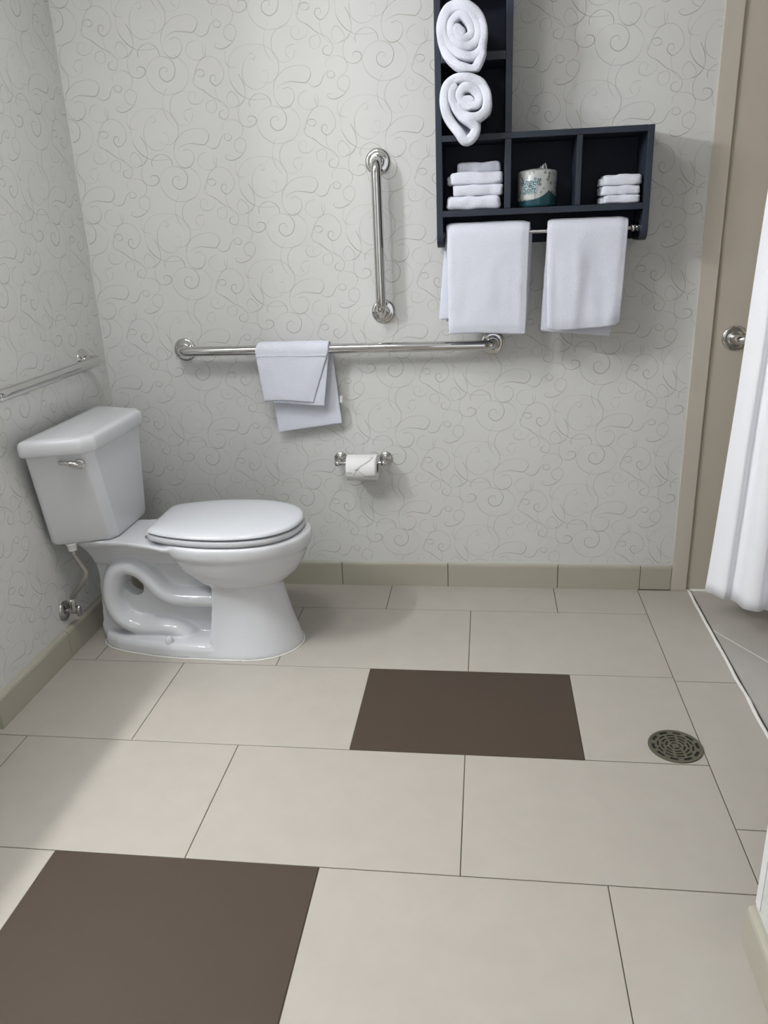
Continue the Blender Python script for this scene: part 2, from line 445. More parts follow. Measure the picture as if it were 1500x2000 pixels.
# ------------------------------------------------------------------ vanity round the corner (casts the shade on the floor at left)
vt = thing('vanity_counter', 'stone vanity counter on the alcove wall left of the toilet', 'counter', (-.96, -1.35, 0))
keep(MB().box(XA, -.674, -1.95, YE - .005, .84, .87).obj('countertop', 'counter', bevel=.004), vt)
keep(MB().box(XA, -.70, -1.93, YE - .02, .70, .84).obj('apron', 'counter'), vt)
vf = thing('vanity_light', 'bar of four bulbs on the alcove wall above the vanity counter', 'light', (XA, -1.19, 2.06))
keep(MB().box(XA, XA + .03, -1.50, -.87, 2.0, 2.12).obj('back_plate', 'bulb', bevel=.004), vf)
for b in BULBS:
    V, F = lathe([(.0, 0), (.02, 0), (.022, .03), (.03, .05), (0, .05)], (XA + .03, b[1], b[2]), (1, 0, 0), 20)
    keep(link_mesh('socket', V, F, 'bulb', auto=.6), vf)

# ------------------------------------------------------------------ toilet
YC = -0.247
YT = -0.228
toilet = thing('toilet', 'white two-piece toilet with closed lid standing against the left wall', 'toilet', (-.28, YC, 0))
def egg(xb, xf, hw, z, n=64, pw=2.0, flat=0.0, yc=YC):
    """egg outline: blunt back at xb, rounded front at xf"""
    xc = xb + (xf - xb) * 0.47
    out = []
    for k in range(n):
        a = 2 * PI * k / n; c, s = math.cos(a), math.sin(a)
        rx = (xf - xc) if c > 0 else (xc - xb)
        p = pw if c > 0 else pw + flat
        cx = math.copysign(abs(c) ** (2 / p), c); sy = math.copysign(abs(s) ** (2 / p), s)
        out.append(Vector((xc + rx * cx, yc + hw * sy, z)))
    return out
bowl = MB()
# rim and bowl
bowl.add(*loft([egg(-.250, .0, .090, .222), egg(-.270, .014, .104, .236), egg(-.292, .034, .122, .252), egg(-.312, .056, .141, .274), egg(-.326, .074, .155, .300, flat=.4),
                egg(-.335, .087, .165, .328, flat=.6), egg(-.341, .095, .170, .350, flat=.8), egg(-.346, .104, .177, .359, flat=1), egg(-.350, .108, .181, .370, flat=1.2), egg(-.353, .1095, .183, .390, flat=1.2), egg(-.354, .108, .182, .400, flat=1.2), egg(-.350, .102, .176, .406, flat=1.2)]))
# front pedestal column
def ped(xb, xf, hw, z):
    out = []
    hb = hw * .98
    pts = [(xb, YC - hb), (xb + .02, YC - hb)]
    # straight sides then a rounded nose
    L = xf - xb; nose = min(L * .62, hw * 1.25)
    side = [(xb, YC - hw), (xf - nose, YC - hw)]
    arc = [(xf - nose + nose * math.sin(t), YC - hw * math.cos(t)) for t in [PI * k / 24 for k in range(1, 24)]]
    ring = side + arc + [(xf - nose, YC + hw), (xb, YC + hw)]
    return [Vector((x, y, z)) for x, y in ring]
bowl.add(*loft([ped(-.231, .055, .140, .0), ped(-.230, .053, .139, .012), ped(-.227, .043, .128, .045), ped(-.221, .028, .116, .095), ped(-.215, .014, .106, .15), ped(-.210, .002, .100, .21), ped(-.206, -.002, .100, .27)]))
# foot plate
def foot(z, g):
    pts = [(-.215, YC - .138 + g), (-.36, YC - .133 + g), (-.47, YC - .115 + g), (-.56, YC - .092 + g), (-.612, YC - .062 + g), (-.632 + g, YC - .03), (-.634 + g, YC + .03),
           (-.612, YC + .062 - g), (-.56, YC + .092 - g), (-.47, YC + .115 - g), (-.36, YC + .133 - g), (-.215, YC + .138 - g)]
    return [Vector((x, y, z)) for x, y in pts]
bowl.add(*loft([foot(0, 0), foot(.03, .002), foot(.043, .010), foot(.046, .02)]))
# deck under the tank
dk = [(-.655, YC - .088), (-.58, YC - .098), (-.47, YC - .108), (-.39, YC - .130), (-.33, YC - .155), (-.20, YC - .155), (-.20, YC + .155), (-.33, YC + .155), (-.39, YC + .130), (-.47, YC + .108), (-.58, YC + .098), (-.655, YC + .088)]
bowl.add(*loft([[Vector((x, YC + (y - YC) * .96, .378)) for x, y in dk], [Vector((x, y, .387)) for x, y in dk], [Vector((x, y, .396)) for x, y in dk], [Vector((x + .004 * (x < -.6), YC + (y - YC) * .96, .395)) for x, y in dk]]))
# web between trapway, deck and foot, with a see-through hole
HX, HZ, HR = -.507, .207, .035
web_out = [(-.636, .0), (-.640, .06), (-.634, .075), (-.626, .15), (-.620, .24), (-.624, .31), (-.632, .385), (-.2, .385), (-.2, 0)]
N = 60; inner = []; outer = []
def ray_poly(cx, cz, a, poly):
    dx, dz = math.cos(a), math.sin(a); best = None
    for i in range(len(poly)):
        x1, z1 = poly[i]; x2, z2 = poly[(i + 1) % len(poly)]
        ex, ez = x2 - x1, z2 - z1; den = dx * ez - dz * ex
        if abs(den) < 1e-9: continue
        t = ((x1 - cx) * ez - (z1 - cz) * ex) / den; s = ((x1 - cx) * dz - (z1 - cz) * dx) / den
        if t > 0 and -1e-6 <= s <= 1 + 1e-6 and (best is None or t < best): best = t
    return cx + dx * best, cz + dz * best
angs = sorted([2 * PI * k / N for k in range(N)] + [math.atan2(z - HZ, x - HX) % (2 * PI) for x, z in web_out])
for a in angs:
    hr = HR * (1 + .08 * math.cos(a - .6) + .10 * math.cos(2 * (a - 2.2)))
    inner.append((HX + hr * math.cos(a), HZ + hr * math.sin(a))); outer.append(ray_poly(HX, HZ, a, web_out))
WH = .028
V = []; F = []; n = len(angs)
for yy in (YC - WH, YC + WH):
    V += [(x, yy, z) for x, z in inner]; V += [(x, yy, z) for x, z in outer]
for k in range(n):
    k2 = (k + 1) % n
    F += [(k, k2, n + k2, n + k), (2 * n + k2, 2 * n + k, 3 * n + k, 3 * n + k2), (k2, k, 2 * n + k, 2 * n + k2), (n + k, n + k2, 3 * n + k2, 3 * n + k)]
bowl.add(V, F)
# concave swoop under the deck (wide at the top, narrowing down)
sw = []
for z, hw, xb, xf in ((.29, .036, -.622, -.30), (.325, .050, -.626, -.29), (.355, .072, -.630, -.28), (.375, .092, -.634, -.28), (.39, .100, -.640, -.28)):
    sw.append([Vector(p + (z,)) for p in ((xb, YC - hw), (xf, YC - hw), (xf, YC + hw), (xb, YC + hw))])
bowl.add(*loft(sw))
# trapway, an oval tube that snakes from the bowl up, over and down to the foot
tw = catmull([(-.19, 0, .176), (-.25, 0, .178), (-.301, 0, .178), (-.353, 0, .182), (-.395, 0, .203), (-.430, 0, .244), (-.463, 0, .277), (-.510, 0, .289), (-.553, 0, .258), (-.575, 0, .185),
              (-.563, 0, .118), (-.525, 0, .082), (-.47, 0, .068), (-.415, 0, .068), (-.372, 0, .064), (-.335, 0, .044), (-.318, 0, .018)], 6)
rings = []
for i, p in enumerate(tw):
    t = (tw[min(i + 1, len(tw) - 1)] - tw[max(i - 1, 0)]).normalized(); nn = Vector((-t.z, 0, t.x))
    s = i / (len(tw) - 1)
    ry = .082 if s < .9 else .082 - .01 * (s - .9) / .1; rz = .0345
    rings.append([Vector((p.x, YC, p.z)) + nn * (math.cos(a) * rz) + Vector((0, math.copysign(abs(math.sin(a)) ** .7, math.sin(a)) * ry, 0)) for a in [2 * PI * k / 20 for k in range(20)]])
bowl.add(*loft(rings))
bo = keep(bowl.obj('bowl', 'porcelain', smooth=True), toilet)
rm = bo.modifiers.new('remesh', 'REMESH'); rm.mode = 'VOXEL'; rm.voxel_size = 0.0042; rm.use_smooth_shade = True
sm = bo.modifiers.new('smooth', 'SMOOTH'); sm.factor = .5; sm.iterations = 9
# seat ring, lid
def disk(levels, name, mt, parent):
    V, F = loft(levels)
    o = keep(link_mesh(name, V, F, mt, auto=.9), parent); return o
SHALF = [(-.392, .060), (-.391, .095), (-.383, .119), (-.350, .139), (-.300, .158), (-.230, .174), (-.150, .180), (-.070, .173), (.000, .149), (.048, .111), (.077, .060)]
SOUT = catmull([(x, -y, 0) for x, y in SHALF] + [(.0865, 0, 0)] + [(x, y, 0) for x, y in SHALF[::-1]] + [(-.392, 0, 0)], 4, True)
def seat_ring(g, z, dx=0):
    """seat outline pulled in by g"""
    cx = -.165
    return [Vector((cx + (p.x - cx) * (1 - g / .235) + dx, YC + p.y * (1 - g / .175), z)) for p in SOUT]
disk([seat_ring(.012, .408), seat_ring(.004, .410), seat_ring(.001, .414), seat_ring(.0, .420), seat_ring(.002, .4265), seat_ring(.010, .4285)], 'seat', 'seat_plastic', toilet)
disk([seat_ring(.012, .4320, -.001), seat_ring(.004, .4330, -.001), seat_ring(.0015, .4365, -.001), seat_ring(.003, .4415, -.001), seat_ring(.009, .4455, -.001), seat_ring(.025, .4485, -.001),
      seat_ring(.060, .4505, -.001), seat_ring(.11, .4515, -.001), seat_ring(.16, .452, -.001)], 'seat_lid', 'seat_plastic', toilet)
for sy in (-1, 1):
    V, F = tube([(-.402, YC + sy * .072, .411), (-.380, YC + sy * .072, .416)], .0105, 16)
    hg = keep(link_mesh('seat_hinge', V, F, 'white_plastic', auto=.6), toilet)
    V, F = tube([(-.405, YC + sy * .088, .408), (-.392, YC + sy * .088, .409)], .0055, 12)
    link_mesh('hinge_bolt', V, F, 'dull_chrome', hg, auto=.6)
# tank
TZ0, TZ1 = .398, .708
bot = [(-.698, YT - .168), (-.524, YT - .104), (-.508, YT - .072), (-.508, YT + .135), (-.526, YT + .155), (-.698, YT + .190)]
top = [(-.682, YT - .244), (-.520, YT - .193), (-.500, YT - .160), (-.500, YT + .160), (-.520, YT + .193), (-.682, YT + .244)]
rad = [.02, .02, .012, .012, .02, .02]
def lerp_poly(a, b, t): return [tuple(Vector(p) * (1 - t) + Vector(r) * t for p, r in [(x, y)])[0] for x, y in zip(a, b)]
rings = []
for t, g in ((0, .02), (.02, .008), (.05, .0), (.25, 0), (.5, 0), (.75, 0), (1, 0)):
    pl = round_poly([(p.x, p.y) for p in lerp_poly(bot, top, t)], rad)
    c = Vector((-.60, YT))
    rings.append([Vector(((c.x + (p.x - c.x) * (1 - g * 2)), (c.y + (p.y - c.y) * (1 - g * 2)), TZ0 + (TZ1 - TZ0) * t)) for p in pl])
V, F = loft(rings)
keep(link_mesh('tank', V, F, 'porcelain', auto=.9), toilet)
ltop = [(-.690, YT - .260), (-.512, YT - .212), (-.486, YT - .170), (-.486, YT + .170), (-.512, YT + .212), (-.690, YT + .260)]
rings = []
for z, g in ((TZ1 - .002, .012), (TZ1, .004), (TZ1 + .006, 0), (TZ1 + .032, 0), (TZ1 + .040, .002), (TZ1 + .045, .006), (TZ1 + .0475, .013), (TZ1 + .0485, .03)):
    c = Vector((-.585, YT)); pl = round_poly(ltop, [.02, .022, .02, .02, .022, .02], 8)
    rings.append([Vector((c.x + (p.x - c.x) * (1 - g / .10), c.y + (p.y - c.y) * (1 - g / .22), z)) for p in pl])
V, F = loft(rings)
keep(link_mesh('tank_lid', V, F, 'porcelain', auto=1.0), toilet)
# flush lever on the near side of the tank
lv = MB()
LX, LZ = -.534, .675
LY = YT - .190
lv.add(*lathe([(0, -.004), (.016, -.004), (.0155, .004), (.012, .008), (.0, .010)], (LX, LY, LZ), (.24, -.97, -.1), 24))
lv.add(*tube(catmull([(LX + .002, LY - .008, LZ), (LX + .0, LY - .020, LZ + .002), (LX - .025, LY - .026, LZ + .008), (LX - .052, LY - .024, LZ + .0095)], 5),
             [.009] * 5 + [.0085] * 5 + [.0065] * 5 + [.0045], 14))
keep(lv.obj('flush_lever', 'chrome', smooth=True), toilet)
# bolt cap, tank bolt, caulk line at the foot
V, F = lathe([(.0145, 0), (.014, .012), (.011, .021), (.006, .026), (0, .0275)], (-.368, YC - .108, .040), (0, 0, 1), 24)
keep(link_mesh('bolt_cap', V, F, 'porcelain', smooth=True), toilet)
V, F = tube([(-.572, YC - .088, .392), (-.572, YC - .088, .376)], .0045, 10)
o = keep(link_mesh('tank_bolt', V, F, 'brass', auto=.6), toilet)
out = [(p.x, p.y) for p in foot(0, 0)][1:-1]
nose = [(p.x, p.y) for p in ped(-.231, .055, .140, 0)][1:-1]
loop = [Vector((x, y, .0012)) for x, y in nose] + [Vector((x, y, .0012)) for x, y in [(-.215, YC + .1385)] + out[::-1] + [(-.215, YC - .1385)]]
loop = catmull(loop, 3, True); loop.append(loop[0].copy())
V, F = tube(loop, .0026, 8)
keep(link_mesh('caulk_line', V, F, 'white_caulk'), toilet)

# ------------------------------------------------------------------ water supply
YV, ZV = -.357, .152
sv = thing('shutoff_valve', 'chrome angle stop valve with round wall plate below the toilet tank', 'valve', (XL, YV, ZV))
V, F = lathe([(0, 0), (.034, 0), (.0335, .003), (.026, .008), (.014, .011), (.010, .012), (0, .012)], (XL + .0004, YV, ZV), (1, 0, 0), 36)
keep(link_mesh('wall_plate', V, F, 'dull_chrome', auto=.9), sv)
vb = MB(); vb.add(*tube([(XL + .008, YV, ZV), (XL + .045, YV, ZV)], .0095, 18))
vb.add(*tube([(XL + .036, YV, ZV), (XL + .036, YV, ZV + .012), (XL + .036, YV, ZV + .030)], [.0095, .0095, .0085], 6))
keep(vb.obj('valve_body', 'dull_chrome', smooth=True, auto=.7), sv)
ring = [Vector((XL + .045, YV + .010 * math.cos(a), ZV + .019 * math.sin(a))) for a in [2 * PI * k / 24 for k in range(24)]]
ring2 = [p + Vector((.012, 0, 0)) for p in ring]
V, F = loft([ring, ring2]); h = keep(link_mesh('valve_handle', V, F, 'dull_chrome', smooth=False), sv)
bv = h.modifiers.new('b', 'BEVEL'); bv.width = .003; bv.segments = 2
hs = thing('supply_hose', 'braided steel water hose curving from the wall valve up to the tank', 'hose', (XL + .036, YV, ZV + .03))
hp = catmull([(XL + .036, YV, ZV + .048), (XL + .052, YV - .002, .222), (XL + .082, YV + .002, .258), (XL + .096, YV + .006, .288), (XL + .082, YV + .004, .326), (XL + .071, YV, .356), (XL + .070, YV, .376)], 6)
V, F = tube(hp, .0084, 16); keep(link_mesh('hose', V, F, 'braid'), hs)
V, F = tube([(XL + .036, YV, ZV + .024), (XL + .036, YV, ZV + .040), (XL + .0365, YV, ZV + .055)], [.0085, .0085, .0075], 6); keep(link_mesh('hose_nut', V, F, 'chrome', smooth=False), hs)
V, F = tube([(XL + .070, YV, .360), (XL + .070, YV, .376)], .0105, 12); keep(link_mesh('crimp_sleeve', V, F, 'dull_chrome', auto=.6), hs)
V, F = lathe([(0, 0), (.0135, 0), (.015, .018), (.019, .021), (.019, .027), (0, .027)], (XL + .070, YV, .3700), (0, 0, 1), 12)
keep(link_mesh('coupling_nut', V, F, 'white_plastic', auto=.5), hs)

# ------------------------------------------------------------------ grab bars
def grab_bar(label, a, b, nrm, off=.058, r=.0168, fr=.0405):
    """a, b: flange centres on the wall, nrm: direction away from the wall"""
    a, b, nrm = Vector(a), Vector(b), Vector(nrm)
    t = thing('grab_bar', label, 'grab bar', a, None)
    d = (b - a).normalized(); er = .034
    P = [a + nrm * .004, a + nrm * (off - er)]
    for k in range(1, 9):
        an = PI / 2 * k / 8; P.append(a + nrm * (off - er) + nrm * er * math.sin(an) + d * er * (1 - math.cos(an)))
    for k in range(1, 13):
        P.append((a + d * er + nrm * off).lerp(b - d * er + nrm * off, k / 13))
    for k in range(8, 0, -1):
        an = PI / 2 * k / 8; P.append(b + nrm * (off - er) + nrm * er * math.sin(an) - d * er * (1 - math.cos(an)))
    P += [b + nrm * (off - er), b + nrm * .004]
    V, F = tube(P, r, 32); keep(link_mesh('bar', V, F, 'chrome', auto=1.0), t)
    for c in (a, b):
        V, F = lathe([(0, 0), (fr, 0), (fr, .0015), (fr - .0015, .0045), (fr - .006, .0068), (fr - .012, .0075), (r + .003, .0078), (r + .001, .010), (0, .010)], c + nrm * .0002, nrm, 48)
        keep(link_mesh('flange', V, F, 'chrome', auto=.8), t)
    return t
grab_bar('long horizontal chrome grab bar on the back wall with a hand towel over it', (-.409, YB, .914), (.681, YB, .914), (0, -1, 0))
grab_bar('vertical chrome grab bar on the back wall between toilet and dark shelf', (.311, YB, 1.496), (.311, YB, 1.028), (0, -1, 0))
grab_bar('chrome grab bar on the left wall above the toilet tank', (XL, .038, .908), (XL, -.585, .908), (1, 0, 0), off=.064, r=.0170)
grab_bar('chrome grab bar on the beige shower wall, partly hidden by the curtain', (1.466, YB, .912), (2.15, YB, .912), (0, -1, 0))

# ------------------------------------------------------------------ toilet paper holder and roll
th = thing('toilet_paper_holder', 'small chrome toilet paper holder on the back wall below the grab bar', 'holder', (.217, YB, .508))
for x in (.133, .300):
    V, F = lathe([(0, 0), (.0245, 0), (.0245, .003), (.022, .006), (.020, .0065), (.0185, .009), (.012, .012), (.009, .016), (.0078, .03), (.0078, .060), (0, .060)], (x, YB - .0002, .508), (0, -1, 0), 32)
    keep(link_mesh('flange', V, F, 'chrome', auto=.8), th)
    V, F = lathe([(0, -.0115), (.006, -.010), (.010, -.006), (.0118, 0), (.010, .006), (.006, .010), (0, .0115)], (x, YB - .068, .508), (0, -1, 0), 24)
    keep(link_mesh('knob', V, F, 'chrome'), th)
V, F = tube([(.140, YB - .067, .508), (.293, YB - .067, .508)], .0062, 18); keep(link_mesh('rod', V, F, 'chrome', auto=.6), th)
V, F = tube([(.281, YB - .067, .508), (.290, YB - .067, .508)], .009, 18); keep(link_mesh('collar', V, F, 'chrome', auto=.6), th)
RX0, RX1, RY, RZ, RR = .168, .277, YB - .068, .4925, .0465
tr = thing('toilet_paper_roll', 'toilet paper roll on the chrome holder, end folded to a point', 'toilet paper', (.222, RY, RZ))
def ringtube(x0, x1, y, z, ro, ri, n=48):
    prof = [(ri, 0), (ro - .0015, 0), (ro, .0012), (ro, (x1 - x0) - .0012), (ro - .0015, x1 - x0), (ri, x1 - x0), (ri, 0)]
    return lathe(prof, (x0, y, z), (1, 0, 0), n)
V, F = ringtube(RX0, RX1, RY, RZ, RR, .0205); keep(link_mesh('paper', V, F, 'paper_white', auto=.8), tr)
V, F = ringtube(RX0 + .001, RX1 - .001, RY, RZ, .0204, .0190); keep(link_mesh('core', V, F, 'cardboard', auto=.8), tr)
# loose end: left flap comes to a point, right fold lies over it
def cylpatch(poly, rr, nseg=1):
    """poly in (x, arc) with arc in metres down from the top-front; makes a thin curved shell"""
    tri = tessellate_polygon([[Vector((x, s, 0)) for x, s in poly]])
    bm = bmesh.new(); vs = [bm.verts.new((x, s, 0)) for x, s in poly]
    for t3 in tri: bm.faces.new([vs[i] for i in t3])
    bmesh.ops.subdivide_edges(bm, edges=bm.edges[:], cuts=5, use_grid_fill=True)
    bm.verts.index_update()
    V = []
    for v in bm.verts:
        a = v.co.y / rr
        V.append(Vector((v.co.x, RY - rr * math.sin(a), RZ + rr * math.cos(a))))
    F = [tuple(v.index for v in f.verts) for f in bm.faces]; bm.free()
    return V, F
ls = MB()
ls.add(*cylpatch([(RX0 + .001, .02), (RX1 - .012, .02), (RX1 - .02, .035), (.216, .067), (.205, .074), (.196, .092), (.191, .080), (RX0 + .001, .080)], RR + .0012), 0)
ls.add(*cylpatch([(RX1 - .001, .028), (RX1 - .001, .095), (.235, .098), (.214, .072), (.222, .062)], RR + .0022), 0)
o = keep(ls.obj('loose_sheet', 'paper_white', smooth=True), tr)
so = o.modifiers.new('s', 'SOLIDIFY'); so.thickness = .0006; so.offset = 0

# ------------------------------------------------------------------ dark wall shelf
FY = .052
shelf = thing('wall_shelf', 'dark navy wooden cubby shelf with a towel rod on the back wall', 'shelf', (.82, YB, 1.23))
BY = YB - .0004
def board(name, x0, x1, y0, y1, z0, z1, mi='navy'):
    return keep(MB().box(x0, x1, y0, y1, z0, z1).obj(name, mi, bevel=.0012, seg=2), shelf)
def side(name, x0, x1, ztop, zb):
    prof = [(BY, ztop), (FY, ztop), (FY, zb + .035)]
    for k in range(1, 8):
        a = PI / 2 * k / 8; prof.append((FY + .035 * (1 - math.cos(a)), zb + .035 - .035 * math.sin(a)))
    prof += [(FY + .035, zb), (BY, zb)]
    V, F = loft([[Vector((x0, y, z)) for y, z in prof], [Vector((x1, y, z)) for y, z in prof]])
    o = keep(link_mesh(name, V, F, 'navy', smooth=False), shelf)
    b = o.modifiers.new('b', 'BEVEL'); b.width = .0012; b.segments = 2; b.limit_method = 'ANGLE'; b.angle_limit = .7
ZT = 2.175
side('side_panel', .506, .525, ZT, 1.230)
side('side_panel', 1.120, 1.138, 1.546, 1.230)
board('upright', .711, .730, FY, BY, 1.5465, ZT)
board('divider', .711, .730, FY, BY, 1.3375, 1.5285)
board('divider', .920, .936, FY, BY, 1.3375, 1.5285)
board('shelf_board', .5255, 1.1195, FY, BY, 1.319, 1.337)
board('top_board', .5255, 1.1195, FY, BY, 1.529, 1.546)
board('shelf_board', .5255, .7105, FY, BY, 1.736, 1.7585)
board('shelf_board', .5255, .7105, FY, BY, 1.950, 1.970)
board('top_board', .5255, .7105, FY, BY, 2.156, ZT)
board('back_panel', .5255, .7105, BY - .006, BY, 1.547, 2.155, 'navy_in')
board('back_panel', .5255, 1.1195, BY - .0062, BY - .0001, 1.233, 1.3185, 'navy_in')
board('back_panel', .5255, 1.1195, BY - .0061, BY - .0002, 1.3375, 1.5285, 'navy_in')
ROD_Y, ROD_Z = .092, 1.268
V, F = tube([(.533, ROD_Y, ROD_Z), (1.112, ROD_Y, ROD_Z)], .0068, 20)
rod = keep(link_mesh('towel_rod', V, F, 'chrome', auto=.6), shelf)
for x, s in ((.5255, 1), (1.1195, -1)):
    V, F = lathe([(0, 0), (.012, 0), (.0125, .004), (.009, .007), (.0075, .010), (.011, .014), (.0115, .020), (.008, .026), (0, .028)], (x, ROD_Y, ROD_Z), (s, 0, 0), 24)
    link_mesh('rod_mount', V, F, 'chrome', rod, auto=.9)

# ------------------------------------------------------------------ towels
def fuzz(V, amp, sc, seed=0.0):
    out = []
    for v in V:
        n = noise.noise_vector(v * sc + Vector((seed, seed * 1.7, 3))); n2 = noise.noise_vector(v * sc * 6 + Vector((seed, 0, 9)))
        out.append(v + n * amp + n2 * amp * .18)
    return out
def drape(rodc, rr, xl, xr, zf, zb, th, seed=0, skew=(0, 0), wave=.004, nf=26, nb=22, nx=30, yf_off=0.0, gap=0.0):
    """one layer of cloth over a rod. xl/xr: functions of (side, t) for the left/right edge, t=0 at the rod, 1 at the hem
       zf/zb: hem height front / back as function of u in 0..1 across"""
    cy, cz = rodc; path = []       # (side, t, kind)
    for k in range(nf, 0, -1): path.append(('f', k / nf))
    for k in range(11): path.append(('t', k / 10))
    for k in range(1, nb + 1): path.append(('b', k / nb))
    R = rr + th / 2 + .0006 + gap
    rows = []
    for kind, t in path:
        row = []
        for i in range(nx + 1):
            u = i / nx
            if kind == 't':
                a = PI * t; y = cy - R * math.cos(a); z = cz + R * math.sin(a)
                side_ = 'f' if t < .5 else 'b'; xe0 = xl('f', 0) * (1 - t) + xl('b', 0) * t; xe1 = xr('f', 0) * (1 - t) + xr('b', 0) * t
                nrm = Vector((0, -math.cos(a), math.sin(a)))
            else:
                z = cz + ((zf(u) if kind == 'f' else zb(u)) - cz) * t
                sg = -1 if kind == 'f' else 1
                x0_, x1_ = xl(kind, t), xr(kind, t)
                wv = wave * min(1, t * 3) * (noise.noise(Vector((u * 3.2 + seed, t * 1.1, seed))) + .5 * noise.noise(Vector((u * 7 + seed, t * 1.6, seed + 4))))
                y = cy + sg * R + wv * (1 if kind == 'f' else .3) + (yf_off * t if kind == 'f' else 0)
                xe0, xe1 = x0_, x1_; nrm = Vector((0, sg, 0))
            x = xe0 + (xe1 - xe0) * u
            e = min(u, 1 - u) * nx
            tt = 1 if e >= 2 else (.42, .84, 1)[int(e)]
            if kind != 't' and t > .96: tt *= .6
            row.append((Vector((x, y, z)), nrm, th / 2 * tt))
        rows.append(row)
    A = [p + n * h for row in rows for p, n, h in row]; B = [p - n * h for row in rows for p, n, h in row]
    nr, nc = len(rows), nx + 1; V = A + B; F = []; N = nr * nc
    for r in range(nr - 1):
        for c in range(nc - 1):
            a = r * nc + c; F.append((a, a + 1, a + nc + 1, a + nc)); F.append((N + a, N + a + nc, N + a + nc + 1, N + a + 1))
    for r in range(nr - 1):
        for c in (0, nc - 1):
            a = r * nc + c; F.append((a, a + nc, N + a + nc, N + a))
    for c in range(nc - 1):
        for r in (0, nr - 1):
            a = r * nc + c; F.append((a, a + 1, N + a + 1, N + a))
    return fuzz(V, .0011, 28, seed), F
def towel_obj(name, parts, label, cat='towel', group=None, sub=1, base=None, mt='terry'):
    mb = MB()
    for V, F in parts: mb.add(V, F)
    o = mb.obj(name, mt, smooth=True, sub=sub)
    if base: setbase(o, base)
    if label: tag(o, label, cat, group)
    return o
def lin(a, b): return lambda t: a + (b - a) * t
# left bath towel
def mk(fl_, fr_, bl_, br_):
    return (lambda s, t: (fl_[0] + (fl_[1] - fl_[0]) * t) if s == 'f' else (bl_[0] + (bl_[1] - bl_[0]) * t),
            lambda s, t: (fr_[0] + (fr_[1] - fr_[0]) * t) if s == 'f' else (br_[0] + (br_[1] - br_[0]) * t))
RC = (ROD_Y, ROD_Z)
xl, xr = mk((.535, .539), (.789, .784), (.530, .528), (.797, .790))
p1 = drape(RC, .0068, xl, xr, lambda u: .962 + .003 * math.sin(u * 5), lambda u: .985, .017, 1, gap=.010)
xl, xr = mk((.541, .548), (.782, .776), (.529, .505), (.800, .792))
p2 = drape(RC, .0068, xl, xr, lambda u: .978, lambda u: 1.005 + .01 * u, .009, 2.3, wave=.002)
towel_obj('bath_towel', [p1, p2], 'white bath towel on the shelf rod, at left above the end of the grab bar', base=(.66, ROD_Y, 1.28), group='bath towels on the shelf rod')
xl, xr = mk((.842, .850), (1.083, 1.075), (.846, .842), (1.088, 1.066))
def hemR(u): return .964 + .012 * u + .012 * (2 * u - 1) ** 6
p1 = drape(RC, .0068, xl, xr, hemR, lambda u: .985, .017, 7.7, wave=.010, gap=.010)
xl, xr = mk((.850, .858), (1.075, 1.066), (.845, .832), (1.088, 1.052))
p2 = drape(RC, .0068, xl, xr, lambda u: .985, lambda u: .962 - .022 * u, .009, 5.1, wave=.003)
towel_obj('bath_towel', [p1, p2], 'white bath towel on the shelf rod, at right beside the chrome rod end', base=(.96, ROD_Y, 1.28), group='bath towels on the shelf rod')
# hand towel on the grab bar
GC = (YB - .056, .914)
ht = thing('hand_towel', 'small white towel folded over the long horizontal grab bar', 'towel', (0, YB - .056, .93))
xl, xr = mk((-.130, -.112), (.127, .062), (-.110, -.085), (.130, .120))
q1 = drape(GC, .0162, xl, xr, lambda u: .742 - .010 * u ** 3, lambda u: .80, .0075, 11, wave=.004, gap=.005)
xl, xr = mk((-.124, -.10), (.128, .100), (-.104, -.082), (.131, .152))
q2 = drape(GC, .0162, xl, xr, lambda u: .735 - .016 * u, lambda u: .616 + .032 * u, .0045, 13, wave=.003)
keep(towel_obj('cloth', [q1, q2], None), ht)
# dobby band across the front
V = []; F = []
for k in range(25):
    u = k / 24; x = -.1265 + .245 * u
    for z, dy in ((.894, 0), (.897, -.0016), (.900, 0)):
        V.append(Vector((x, YB - .056 - .0162 - .0138 + dy, z + .001 * math.sin(u * 6))))
for k in range(24):
    a = k * 3; F += [(a, a + 1, a + 4, a + 3), (a + 1, a + 2, a + 5, a + 4)]
keep(link_mesh('woven_band', V, F, 'terry'), ht)
bx = MB().box(.148, .158, YB - .0385, YB - .0365, .722, .746); keep(bx.obj('care_tag', 'white_plastic', bevel=.0006), ht)

